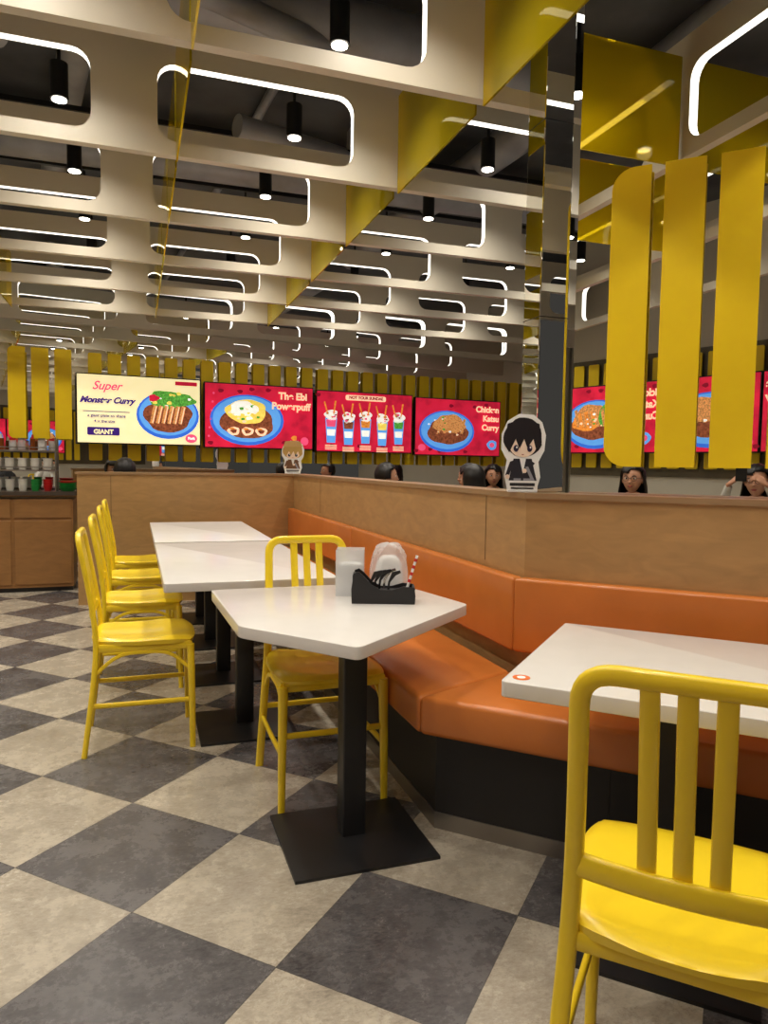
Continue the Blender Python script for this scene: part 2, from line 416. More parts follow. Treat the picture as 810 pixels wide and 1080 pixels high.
def screen(kind,loc,rz,parent=None):
    W=1.20;H=0.69
    e=empty('menu_screen',loc,rz); rn=random.Random(kind)
    mb=MB(); mb.box((0,0.0,0),(W,0.05,H),BEZ,bev=0.004)
    bg={1:S_CREAM}.get(kind,S_RED)
    d=-0.0265
    def fl(pts,m,k_):plate(mb,pts,d-0.0012*k_,d-0.0012*(k_-1)+0.0004,m)
    def crumbs(cx_,cz,rx,rz_,ms_,n,k_,sz=0.018):
        for q in range(n):
            a=rn.uniform(0,6.28); r_=math.sqrt(rn.random()); s_=sz*rn.uniform(0.5,1.2)
            fl(ell(cx_+rx*r_*math.cos(a),cz+rz_*r_*math.sin(a),s_,s_*0.7,9,0.12,q),ms_[q%len(ms_)],k_+0.08*q/n*10)
    fl(rrect(-W/2+0.012,W/2-0.012,-H/2+0.012,H/2-0.012,0.002,1),bg,1)
    if kind!=1:
        for q in range(7): 
            xx=-0.56+q*0.16+rn.uniform(-0.03,0.03); fl(ell(xx,rn.choice((-0.29,0.29,0.26,-0.27)),0.03,0.02,12,0.1,q),S_MAR,1.5)
    if kind==1:
        fl(ell(0.27,-0.04,0.31,0.24),S_BLUE2,2); fl(ell(0.27,-0.03,0.285,0.215),S_BLUE,3)
        fl(ell(0.27,-0.05,0.24,0.16,wob=0.05,seed=2),S_BROWN,4)
        fl(ell(0.30,0.12,0.23,0.085,wob=0.1,seed=3),S_GRN,5); crumbs(0.30,0.12,0.2,0.07,(S_GRN,S_YEL,S_GRN,S_WHT),18,5.4,0.022)
        fl(ell(0.13,0.13,0.05,0.035,wob=0.1,seed=4),S_RED,6.6)
        for q in range(6): fl([(0.09+q*0.056,-0.12),(0.125+q*0.056,-0.13),(0.165+q*0.056,0.05),(0.125+q*0.056,0.06)],S_KATSU,6.6)
        for q in range(6): fl([(0.112+q*0.056,-0.12),(0.122+q*0.056,-0.122),(0.158+q*0.056,0.045),(0.150+q*0.056,0.05)],S_PEACH,7)
        fl(ell(0.50,-0.27,0.06,0.045),S_PINK,5); text(e,'Pork',0.50,-0.28,0.035,S_WHT,d-0.013)
        fl(rrect(-0.54,-0.10,-0.03,-0.022,0.003,1),S_PURP,2); fl(rrect(-0.50,-0.20,-0.26,-0.18,0.012,3),S_PURP,2)
        text(e,'Super',-0.32,0.19,0.115,S_PINK,d-0.012,shear=0.4); text(e,'Monster Curry',-0.315,0.06,0.082,S_PURP,d-0.012,shear=0.4,off=0.004)
        text(e,'a giant plate to share',-0.32,-0.08,0.042,S_PURP,d-0.012,off=0.001); text(e,'4 x the size',-0.34,-0.135,0.042,S_PURP,d-0.012,off=0.001)
        text(e,'GIANT',-0.35,-0.245,0.06,S_CREAM,d-0.012)
        fl(rrect(0.34,0.56,0.27,0.31,0.006,2),S_RED,2)
    elif kind==2:
        fl(ell(-0.14,-0.04,0.40,0.27),S_BLUE2,2); fl(ell(-0.14,-0.03,0.37,0.245),S_BLUE,3)
        fl(ell(-0.14,-0.06,0.29,0.18,wob=0.04,seed=5),S_BROWN,4); fl(ell(-0.15,0.05,0.22,0.13,wob=0.05,seed=6),S_YEL,5)
        fl(ell(-0.18,0.08,0.15,0.08,wob=0.08,seed=7),S_WHT,6); crumbs(-0.16,0.03,0.18,0.09,(S_WHT,S_YEL,S_GRN,S_PEACH),22,6.5,0.022)
        for q in range(3):
            fl(ell(-0.29+q*0.15,-0.16,0.065,0.045,wob=0.06,seed=q),S_PEACH,8); fl(ell(-0.29+q*0.15,-0.16,0.035,0.022,wob=0.1,seed=q),S_BROWN,8.6)
            fl(ell(-0.31+q*0.15,-0.135,0.03,0.01),S_ORG,8.8)
        text(e,'The Ebi',0.36,0.20,0.105,S_PEACH,d-0.014,off=0.004); text(e,'Powerpuff',0.34,0.09,0.105,S_PEACH,d-0.014,off=0.004)
        for q in range(6): fl(ell(-0.55+q*0.01,-0.22+q*0.09,0.012,0.012,10),S_PINK,2)
        fl(ell(0.50,-0.25,0.045,0.045),S_PINK,2); fl(ell(0.38,-0.22,0.03,0.03,wob=0.1),S_ORG,2)
    elif kind==3:
        for q in range(5):
            x=-0.42+q*0.21; z=-0.08-0.02*(q%2)
            fl([(x-0.07,z+0.12),(x+0.07,z+0.12),(x+0.05,z-0.16),(x-0.05,z-0.16)],S_BLUE,2)
            fl([(x-0.06,z+0.10),(x+0.06,z+0.10),(x+0.05,z+0.02),(x-0.05,z+0.02)],[S_PINK,S_BROWN,S_ORG,S_YEL,S_GRN][q],3)
            fl([(x-0.05,z-0.01),(x+0.05,z-0.01),(x+0.043,z-0.08),(x-0.043,z-0.08)],S_WHT,3)
            fl(ell(x,z+0.15,0.075,0.06,wob=0.1,seed=q),S_WHT,3); crumbs(x,z+0.15,0.06,0.045,(S_KATSU,S_PINK,S_BROWN,S_WHT),8,3.5,0.02)
            fl([(x-0.05,z+0.16),(x-0.035,z+0.16),(x-0.075,z+0.30),(x-0.09,z+0.29)],S_ORG,5)
            fl([(x+0.02,z+0.16),(x+0.035,z+0.16),(x+0.06,z+0.31),(x+0.04,z+0.31)],S_ORG,5)
            for r_ in range(3): fl(rrect(x-0.07,x+0.07,z-0.195-0.02*r_,z-0.185-0.02*r_,0.003,1),S_PEACH,2)
        fl(rrect(-0.25,0.25,0.245,0.305,0.02,3),S_PEACH,5)
        text(e,'NOT YOUR SUNDAE',0,0.262,0.045,S_MAR,d-0.014,off=0.002)
    else:
        fl(ell(-0.16,-0.05,0.38,0.25),S_BLUE2,2); fl(ell(-0.16,-0.04,0.355,0.225),S_BLUE,3)
        fl(ell(-0.15,-0.05,0.28,0.16,wob=0.05,seed=9),S_BROWN,4); fl(ell(-0.13,0.04,0.22,0.11,wob=0.08,seed=10),S_KATSU,5)
        if kind==5: fl(ell(-0.3,0.03,0.1,0.12,wob=0.08,seed=12),S_GRN,5.4); fl(ell(-0.05,-0.02,0.16,0.10,wob=0.08,seed=11),S_ORG,6)
        for q in range(5): fl([(-0.30+q*0.08,-0.07),(-0.265+q*0.08,-0.075),(-0.225+q*0.08,0.10),(-0.26+q*0.08,0.11)],S_KATSU,6.2)
        crumbs(-0.18,0.0,0.24,0.12,(S_WHT,S_KATSU,S_GRN,S_PEACH),16,6.6,0.016)
        l={4:('Chicken','Katsu','Curry'),5:('Moon','Monster','Curry'),6:('Extreme','Curry','')}[kind]
        for q in range(3): text(e,l[q],0.565,(0.20,0.09,-0.02)[q],0.10,S_PEACH,d-0.014,align='RIGHT',off=0.004)
        fl(ell(-0.5,-0.25,0.05,0.04),S_PINK,2); fl(ell(0.48,-0.2,0.07,0.06,wob=0.05),S_BLUE,2); fl(ell(0.48,-0.2,0.035,0.03),S_PINK,3)
    mb.box((0,0.055,0),(0.3,0.06,0.3),BEZ)
    mb.obj('display_panel',parent=e,smooth=False)
def onback(x,off):
    n=Vector((0.092,-1)).normalized()
    return (x+n.x*off,7.90+0.092*x+n.y*off)
for i,kd in enumerate((1,2,3,4)):
    x,y=onback(0.03+1.226*i,0.15); screen(kd,(x,y,1.71-0.016*i),ANG_B)
mb=MB(); a=-0.45
while a<5.25:
    plate(mb,rrect(a,a+0.125,1.20,2.27,0.01,1),-0.012,0.0,YSLAT)
    mb.box((a+0.06,0.014,2.1),(0.02,0.028,0.02),STEEL); mb.box((a+0.06,0.014,1.3),(0.02,0.028,0.02),STEEL); a+=0.185
ox,oy=onback(0,0.03); mb.obj('yellow_slat_screen',(ox,oy,0),ANG_B,smooth=False)
mb=MB()
for i in range(3):
    plate(mb,rrect(i*0.2,i*0.2+0.15,1.40,2.26,0.05,5,(0,1,1,0) if i==0 else (0,0,0,0)),-0.014,0,YSLAT)
    mb.box((i*0.2+0.075,0.09,2.15),(0.02,0.18,0.02),STEEL); mb.box((i*0.2+0.075,0.09,1.5),(0.02,0.18,0.02),STEEL)
ox,oy=onback(-1.15,0.19); mb.obj('yellow_slat_panel',(ox,oy,0),ANG_B,smooth=False)
# front wall (behind the viewer, seen only in the mirrors)
DF=Vector((-0.9449,0.327)); NF=Vector((0.327,0.9449)); aF=math.atan2(DF.y,DF.x)
def onfront(x,off): return (x+NF.x*off,-1.3-0.346*(x+0.95)+NF.y*off)
for i,kd in enumerate((6,4,5)):
    x,y=onfront(-0.38-1.14*i+0.0,0.17); screen(kd,(x,y,1.69),aF)
mb=MB(); a=-0.6
while a<4.3:
    plate(mb,rrect(a,a+0.125,1.20,2.27,0.01,1),-0.012,0.0,YSLAT)
    mb.box((a+0.06,0.012,2.1),(0.02,0.024,0.02),STEEL); a+=0.185
ox,oy=onfront(0,0.045); mb.obj('yellow_slat_screen',(ox,oy,0),aF,smooth=False)
mb=MB(); mb.box((0,0,1.72),(7.0,0.018,1.2),WALLD); x,y=onfront(-1.2,0.010); mb.obj('trim_1',(x,y,0),aF,smooth=False)

# ---------------------------------------------------------------- furniture
def chair_mesh():
    mb=MB(); m=YEL
    t=[(-0.188,-0.235,0),(-0.176,-0.20,0.28),(-0.166,-0.188,0.46),(-0.158,-0.207,0.64),(-0.150,-0.254,0.897)]
    left=[Vector(p) for p in t]
    def cat(P,n=5):
        out=[]
        for i in range(len(P)-1):
            p0=P[max(i-1,0)];p1=P[i];p2=P[i+1];p3=P[min(i+2,len(P)-1)]
            for q in range(n):
                u=q/n; out.append(0.5*((2*p1)+(-p0+p2)*u+(2*p0-5*p1+4*p2-p3)*u*u+(-p0+3*p1-3*p2+p3)*u**3))
        out.append(P[-1]); return out
    Lp=cat(left)
    core=[p for p in Lp[:-1] if p.z<0.82]
    path=core+fillet([core[-1],Lp[-1],Vector((-Lp[-1].x,Lp[-1].y,Lp[-1].z)),Vector((-core[-1].x,core[-1].y,core[-1].z))],[0,0.055,0.055,0],7)[1:-1]
    path+= [Vector((-p.x,p.y,p.z)) for p in core[::-1]]
    mb.sweep(path,0.0115,0.0155,(0,1,0),m,seg=12,pw=3.2)
    def yback(z):
        for i in range(len(Lp)-1):
            if Lp[i].z<=z<=Lp[i+1].z:
                u=(z-Lp[i].z)/(Lp[i+1].z-Lp[i].z); return Lp[i].y*(1-u)+Lp[i+1].y*u
        return Lp[-1].y
    for x in (-0.051,0,0.051):
        zs=[0.565,0.64,0.72,0.80,0.89]
        mb.sweep([(x,yback(z)-0.004,z) for z in zs],0.006,0.0145,(0,1,0),m,seg=12,pw=4)
    zr=0.57
    mb.sweep([(x,yback(zr)-0.018*(1-(x/0.165)**2),zr) for x in [-0.161+0.322*i/10 for i in range(11)]],0.008,0.021,(0,1,0),m,seg=12,pw=3)
    for sx_ in (-1,1):
        mb.sweep([(sx_*0.186,0.19,0),(sx_*0.184,0.188,0.2),(sx_*0.18,0.182,0.44)],[0.012,0.014,0.016],[0.012,0.014,0.017],(0,1,0),m,pw=3)
        mb.sweep([(sx_*0.181,-0.208,0.205),(sx_*0.184,0.0,0.205),(sx_*0.185,0.187,0.205)],0.0075,0.011,(1,0,0),m)
        mb.sweep(fillet([(sx_*0.175,-0.196,0.33),(sx_*0.176,-0.1,0.415),(sx_*0.178,0.1,0.415),(sx_*0.182,0.184,0.33)],[0,0.06,0.06,0]),0.006,0.008,(1,0,0),m,seg=8)
        mb.sweep([(sx_*0.166,-0.185,0.437),(sx_*0.18,0.18,0.437)],0.009,0.017,(1,0,0),m,pw=4)
    mb.sweep([(-0.184,0.188,0.27),(0,0.19,0.27),(0.184,0.188,0.27)],0.0075,0.011,(0,1,0),m)
    mb.sweep([(-0.177,-0.203,0.25),(0,-0.204,0.25),(0.177,-0.203,0.25)],0.0075,0.011,(0,1,0),m)
    mb.sweep([(-0.18,0.18,0.437),(0.18,0.18,0.437)],0.009,0.017,(0,1,0),m,pw=4)
    mb.sweep([(-0.166,-0.186,0.437),(0.166,-0.186,0.437)],0.009,0.017,(0,1,0),m,pw=4)
    n=22; a=0.206; dpt=0.210; i0=mb.mi(m); rows=[];rb=[]
    for j in range(n+1):
        v=-1+2*j/n; r=[];r2=[]
        for i in range(n+1):
            u=-1+2*i/n
            tp=1-0.13*(1-v)/2
            x=a*tp*u*math.sqrt(1-0.22*v*v*abs(v)); y=dpt*v*math.sqrt(1-0.22*u*u*abs(u))
            e=max(abs(u),abs(v))
            scoop=0.020*max(0,1-(u*u*0.9+(v+0.15)**2*0.9))
            drop=0.012*max(0,(e-0.86)/0.14)**2
            z=0.478-scoop-drop-0.012*max(0,v-0.5)
            r.append(mb.bm.verts.new((x,y-0.002,z))); r2.append(mb.bm.verts.new((x*0.985,y*0.985-0.002,z-0.024 if e<0.99 else 0.448)))
        rows.append(r); rb.append(r2)
    for j in range(n):
        for i in range(n):
            f=mb.bm.faces.new((rows[j][i],rows[j][i+1],rows[j+1][i+1],rows[j+1][i])); f.material_index=i0
            f=mb.bm.faces.new((rb[j][i],rb[j+1][i],rb[j+1][i+1],rb[j][i+1])); f.material_index=i0
    per_=[(0,i) for i in range(n)]+[(j,n) for j in range(n)]+[(n,n-i) for i in range(n)]+[(n-j,0) for j in range(n)]
    for q in range(len(per_)):
        A=per_[q];C=per_[(q+1)%len(per_)]
        f=mb.bm.faces.new((rows[A[0]][A[1]],rb[A[0]][A[1]],rb[C[0]][C[1]],rows[C[0]][C[1]])); f.material_index=i0
    return mb.mesh('dining_chair',True,50)
CH=chair_mesh()
def chair(x,y,rz):
    o=bpy.data.objects.new('dining_chair',CH); COL.objects.link(o); o.location=(x,y,0); o.rotation_euler=(0,0,rz); return o
for y in (3.26,4.10,4.93,5.68): chair(0.03,y,-math.pi/2+random.uniform(-0.02,0.02))
chair(0.645,2.565,math.pi+0.01)
chair(0.911,0.978,-math.pi/4)

def table(name,poly,cols,loc=(0,0),rz=0,hx=0.21,hy=0.21):
    mb=MB()
    mb.prism(poly,0.678,0.715,WHITE_TOP,0.003,m_side=WHITE_TOP)
    for (cx_,cy) in cols:
        i=mb.mi(BLACK)
        for (ax,ay,z0,bx,by,z1) in ((hx,hy,0.0,hx,hy,0.010),(hx,hy,0.010,0.055,0.055,0.026)):
            A=[mb.bm.verts.new((cx_+sx_*ax,cy+sy_*ay,z0)) for sx_,sy_ in ((-1,-1),(1,-1),(1,1),(-1,1))]
            C=[mb.bm.verts.new((cx_+sx_*bx,cy+sy_*by,z1)) for sx_,sy_ in ((-1,-1),(1,-1),(1,1),(-1,1))]
            mb.bm.faces.new(A[::-1]).material_index=i; mb.bm.faces.new(C).material_index=i
            for q in range(4): mb.bm.faces.new((A[q],A[(q+1)%4],C[(q+1)%4],C[q])).material_index=i
        mb.box((cx_,cy,0.34),(0.076,0.076,0.64),BLACK,bev=0.006)
        mb.box((cx_,cy,0.667),(0.30,0.05,0.022),BLACK); mb.box((cx_,cy,0.667),(0.05,0.30,0.022),BLACK)
    return mb.obj(name,(loc[0],loc[1],0),rz,angle=30)
def rpoly(pts,r):
    out=[];n=len(pts)
    for i in range(n):
        a=Vector(pts[i-1]);p=Vector(pts[i]);c_=Vector(pts[(i+1)%n])
        s0=p+(a-p).normalized()*r;s1=p+(c_-p).normalized()*r
        for t in range(5):
            u=t/4; out.append(tuple(s0*(1-u)**2+p*2*u*(1-u)+s1*u*u))
    return out
table('dining_table',rpoly([(0.265,2.78),(0.285,2.14),(0.555,1.80),(1.10,2.27),(1.0,2.78)],0.025),[(0.645,2.155)],hx=0.225,hy=0.205)
table('dining_table',rpoly([(0.10,2.96),(0.82,2.96),(0.82,4.45),(0.10,4.45)],0.015),[(0.46,3.26),(0.46,4.10)])
table('dining_table',rpoly([(0.10,4.51),(0.82,4.51),(0.82,6.0),(0.10,6.0)],0.015),[(0.46,4.86),(0.46,5.62)])
t4=table('dining_table',rpoly([(0,0),(1.3,0),(1.3,0.69),(0,0.69)],0.015),[(0.35,0.345),(0.97,0.345)],(0.777,1.431),-math.pi/4)
mb=MB(); mb.cyl((0,0,0),(0,0,0.0012),0.02,0.02,mat('orange_sticker',(226,110,40),0.4),24); mb.cyl((0,0,0.001),(0,0,0.0016),0.010,0.010,PAPER,16)
mb.obj('table_sticker',(0.835,1.437,0.715))

# ------------------------------------------------ table-top things
cad=empty('cutlery_caddy',(0.825,2.39,0.715),math.radians(-19))
mb=MB()
prof=[(-0.11,0.0),(0.11,0.0),(0.112,0.03),(0.108,0.058),(0.07,0.062),(0.03,0.050),(-0.01,0.050),(-0.04,0.066),(-0.07,0.098),(-0.088,0.112),(-0.104,0.106),(-0.112,0.05)]
for y0,y1 in ((-0.045,-0.038),(0.038,0.045)): plate(mb,prof,y0,y1,BLACK)
mb.box((0,0,0.004),(0.216,0.078,0.008),BLACK); mb.box((0.106,0,0.029),(0.008,0.078,0.054),BLACK); mb.box((-0.104,0,0.05),(0.008,0.078,0.1),BLACK)
mb.box((-0.03,0,0.030),(0.006,0.078,0.05),BLACK)
mb.box((0.03,0,0.026),(0.15,0.076,0.036),BLACK)
mb.obj('caddy_body',parent=cad,smooth=False)
mb=MB()
SPOON=mat('steel_spoon',(200,198,194),0.2,1.0)
for i in range(5):
    x=-0.05+0.016*i; y=-0.024+0.016*(i%4)
    mb.sweep([(x,y,0.02),(x+0.006,y,0.075),(x+0.022,y,0.104),(x+0.045,y,0.112)],[0.003,0.003,0.0035,0.002],[0.004,0.004,0.009,0.005],(0,1,0),SPOON if i==3 else LAMPB,seg=8)
a_=Vector((0.078,0,0.03)); b_=Vector((0.118,0.01,0.165)); mb.cyl(a_,b_,0.005,0.005,PAPER,10)
for q in range(4): mb.cyl(a_.lerp(b_,0.3+0.18*q),a_.lerp(b_,0.38+0.18*q),0.0056,0.0056,RED,10)
mb.obj('cutlery',parent=cad)
nap=empty('napkin_dispenser',(0.755,2.57,0.715),math.radians(-19))
mb=MB()
for (c,d) in (((-0.05,0,0.085),(0.003,0.10,0.17)),((0.05,0,0.085),(0.003,0.10,0.17)),((0,0.05,0.085),(0.103,0.003,0.17)),((0,-0.05,0.085),(0.103,0.003,0.17)),((0,0,0.002),(0.10,0.10,0.003))):
    mb.box(c,d,CLEAR)
mb.box((0,0,0.06),(0.085,0.088,0.115),PAPER,bev=0.004)
mb.obj('acrylic_box',parent=nap,smooth=False)
# tissue pack wrapped in clear film
pk=empty('tissue_pack',(0.885,2.505,0.715),math.radians(-15))
mb=MB()
def pillow(c,h,m,pw,cr,seg=56):
    vs=mb.ball((0,0,0),(1,1,1),m,seg=seg)
    for v in vs:
        d=v.co.copy(); s_=[math.copysign(abs(t)**pw,t) for t in d]
        a=math.atan2(d.y,d.x); k_=1+cr*(math.sin(7*a+6*d.z)+0.7*math.sin(13*a-9*d.z)+0.4*math.sin(23*a+15*d.z))*(0.4+max(0,d.z))
        tp=1-0.22*max(0,s_[2])
        v.co=Vector(c)+Vector((s_[0]*h[0]*k_*tp,s_[1]*h[1]*k_*tp,s_[2]*h[2]+cr*0.16*math.sin(4*a+1)*max(0,d.z)))
pillow((0,0,0.078),(0.052,0.038,0.070),PAPER,0.5,0.015)
mb.obj('tissue_stack',parent=pk,angle=180)
mb=MB(); pillow((0,0,0.096),(0.070,0.050,0.094),FILM,0.5,0.055)
mb.obj('film_wrap',parent=pk,angle=25)

# ------------------------------------------------ character standees
def standee(loc,rz,s,kind,xs=0.72):
    e=empty('character_standee',loc,rz); mb=MB()
    hair=mat('print_black',(22,22,26),0.4) if kind==0 else mat('print_blond',(196,160,90),0.4)
    skin=mat('print_skin',(246,222,200),0.4); coat=mat('print_coat',(36,38,46),0.4) if kind==0 else mat('print_brown',(110,76,50),0.4)
    grey=mat('print_grey',(150,150,158),0.4)
    def sc(p): return [(x*s*xs,z*s) for x,z in p]
    sil=[(-0.26,0.03),(0.26,0.03),(0.32,0.2),(0.28,0.4),(0.38,0.55),(0.40,0.75),(0.33,0.92),(0.18,1.02),(-0.08,1.03),(-0.28,0.94),(-0.38,0.76),(-0.38,0.56),(-0.28,0.42),(-0.32,0.22)]
    plate(mb,sc(sil),-0.003,0.003,PAPER)
    def fl(p,m,k_): plate(mb,sc(p),-0.003-0.0008*k_,-0.003-0.0008*(k_-1)+0.0002,m)
    fl(ell(0.0,0.72,0.34,0.26,wob=0.03,seed=5),hair,1)
    fl(ell(0.0,0.62,0.24,0.16),skin,2)
    fl([(-0.32,0.62),(-0.28,0.90),(0.0,0.97),(0.28,0.90),(0.33,0.62),(0.24,0.54),(0.18,0.70),(0.08,0.58),(0.02,0.70),(-0.06,0.57),(-0.13,0.70),(-0.24,0.52)],hair,3)
    for x in (-0.12,0.12):
        fl(ell(x,0.575,0.045,0.045),mat('print_eye',(30,32,60),0.3),4); fl(ell(x+0.012,0.59,0.014,0.015),PAPER,5)
    fl([(-0.03,0.50),(0.03,0.50),(0.0,0.485)],LIP,3)
    fl([(-0.16,0.44),(0.16,0.44),(0.26,0.14),(-0.24,0.14)],coat,1)
    fl([(-0.05,0.44),(0.06,0.44),(0.01,0.24)],PAPER,2)
    fl([(-0.22,0.40),(-0.14,0.42),(-0.24,0.20),(-0.30,0.22)],coat,2); fl([(0.14,0.42),(0.22,0.38),(0.08,0.26),(0.02,0.30)],coat,2)
    fl(ell(-0.26,0.2,0.04,0.03),skin,3); fl(ell(0.04,0.28,0.04,0.03),skin,3)
    fl([(0.05,0.33),(0.10,0.34),(0.24,0.12),(0.19,0.10)],grey,4)
    fl([(-0.15,0.18),(-0.02,0.18),(-0.03,0.06),(-0.15,0.06)],grey if kind==0 else coat,2); fl([(0.02,0.18),(0.16,0.18),(0.16,0.06),(0.03,0.06)],grey if kind==0 else coat,2)
    if kind==1:
        fl([(-0.33,0.84),(0.33,0.84),(0.26,1.0),(0,1.03),(-0.26,1.0)],mat('print_hat',(206,170,110),0.5),4)
    mb.obj('printed_board',parent=e,smooth=False)
    mb=MB(); mb.box((0,0,0.003),(0.50*s*xs,0.20*s,0.006),CLEAR,bev=0.001); plate(mb,sc(rrect(-0.27,0.27,0.0,0.15,0.02,2)),-0.018,-0.014,PAPER)
    plate(mb,sc(rrect(-0.2,0.2,0.04,0.06,0.005,1)),-0.019,-0.0175,mat('print_text',(40,40,44),0.5)); plate(mb,sc(rrect(-0.22,0.22,0.08,0.12,0.005,1)),-0.019,-0.0175,mat('print_text',(40,40,44),0.5))
    mb.obj('stand_base',parent=e,smooth=False)
standee((1.358,2.372,1.106),math.radians(-26),0.28,0,0.74)
standee((1.345,YR+0.07,1.106),math.radians(-12),0.29,1,0.9)

# ------------------------------------------------ service counter at far left
mb=MB()
mb.box((-1.55,7.37,0.44),(2.0,0.42,0.80),MAPLE2); mb.box((-1.55,7.375,0.025),(1.98,0.38,0.05),BLACK)
mb.box((-1.55,7.36,0.895),(2.06,0.46,0.035),mat('counter_stone',(70,62,54),0.25))
for x in (-2.3,-1.8,-1.3,-0.8):
    mb.box((x+0.0,7.155,0.36),(0.47,0.012,0.58),MAPLE2,bev=0.003); mb.box((x,7.155,0.76),(0.47,0.012,0.17),MAPLE2,bev=0.003)
mb.obj('service_cabinet',smooth=False)
rk=empty('dish_rack',(0,0,0)); mb=MB()
for sx_ in (-1.37,-0.70):
    for sy_ in (7.27,7.46): mb.cyl((sx_,sy_,0.9135),(sx_,sy_,1.40),0.008,0.008,STEEL,8)
for z in (1.10,1.28): mb.box((-1.035,7.365,z),(0.68,0.20,0.012),STEEL)
for z in (1.13,1.31): mb.cyl((-1.37,7.27,z),(-0.70,7.27,z),0.005,0.005,STEEL,6)
mb.obj('rack_frame',parent=rk,smooth=False)
mb=MB()
for r_,z0 in ((0,0.9135),(1,1.107)):
    for i in range(6):
        x=-1.30+i*0.105
        for q in range(3):
            z=z0+q*0.028; mb.cyl((x,7.33,z),(x,7.33,z+0.05),0.028,0.042,CUPW if not(r_==0 and i>3) else (GREEN if i==4 else RED),16)
mb.obj('stacked_cups',parent=rk)
mb=MB(); AMB=mat('amber_sauce',(120,60,20),0.2); DKR=mat('chili_flakes',(140,36,20),0.6)
for i in range(8):
    x=-1.32+i*0.083; y=7.33+0.07*(i%2)
    if i%3==2:
        mb.cyl((x,y,1.287),(x,y,1.39),0.026,0.024,AMB,16); mb.cyl((x,y,1.39),(x,y,1.43),0.012,0.008,CUPW if i<4 else RED,12)
    else:
        mb.cyl((x,y,1.287),(x,y,1.375),0.032,0.032,CLEAR,16); mb.cyl((x,y,1.375),(x,y,1.395),0.030,0.030,RED if i%2 else STEEL,16); mb.cyl((x,y,1.289),(x,y,1.35),0.028,0.028,[CUPW,DKR,AMB,CUPW,DKR,AMB,CUPW,AMB][i],16)
mb.obj('condiment_jars',parent=rk)
mb=MB()
for q in range(4): mb.cyl((-0.60,7.26,0.9135+q*0.02),(-0.60,7.26,0.9135+0.035+q*0.02),0.05,0.08,GREEN if q<3 else RED,20)
mb.obj('stacked_bowls')
mb=MB(); mb.cyl((-1.32,5.6,2.72),(-1.32,5.6,2.66),0.06,0.06,CUPW,20); mb.ball((-1.32,5.6,2.66),(0.045,0.045,0.045),EYEB,seg=16); mb.cyl((-1.32,5.6,2.72),(-1.32,5.6,3.63),0.012,0.012,CUPW,8)
mb.obj('security_camera')

# ------------------------------------------------ people
def hand(mb,w,d,n,side,m,curl=0.5):
    w=Vector(w); d=Vector(d).normalized(); n=(Vector(n)-Vector(n).dot(d)*d).normalized(); s_=d.cross(n)*side
    mb.sweep([w-d*0.02,w+d*0.01,w+d*0.045,w+d*0.08],[0.015,0.013,0.013,0.010],[0.022,0.027,0.036,0.034],n,m,seg=12)
    for i,(off,ln_) in enumerate(((0.027,0.066),(0.009,0.074),(-0.009,0.069),(-0.026,0.054))):
        b0=w+d*0.076+s_*off; p=[b0]; ang=0.15
        for q in range(3):
            ang+=curl; p.append(p[-1]+(d*math.cos(ang)-n*math.sin(ang)+s_*off*1.2)*ln_/3)
        mb.sweep(p,[0.0085,0.008,0.0072,0.0055],[0.0085,0.008,0.0072,0.0055],n,m,seg=8,pw=2)
    b0=w+d*0.02+s_*0.022
    mb.sweep([b0,b0+s_*0.025+d*0.02,b0+s_*0.034+d*0.045-n*0.008,b0+s_*0.032+d*0.066-n*0.016],[0.012,0.0105,0.009,0.0065],[0.012,0.0105,0.009,0.0065],n,m,seg=8,pw=2)
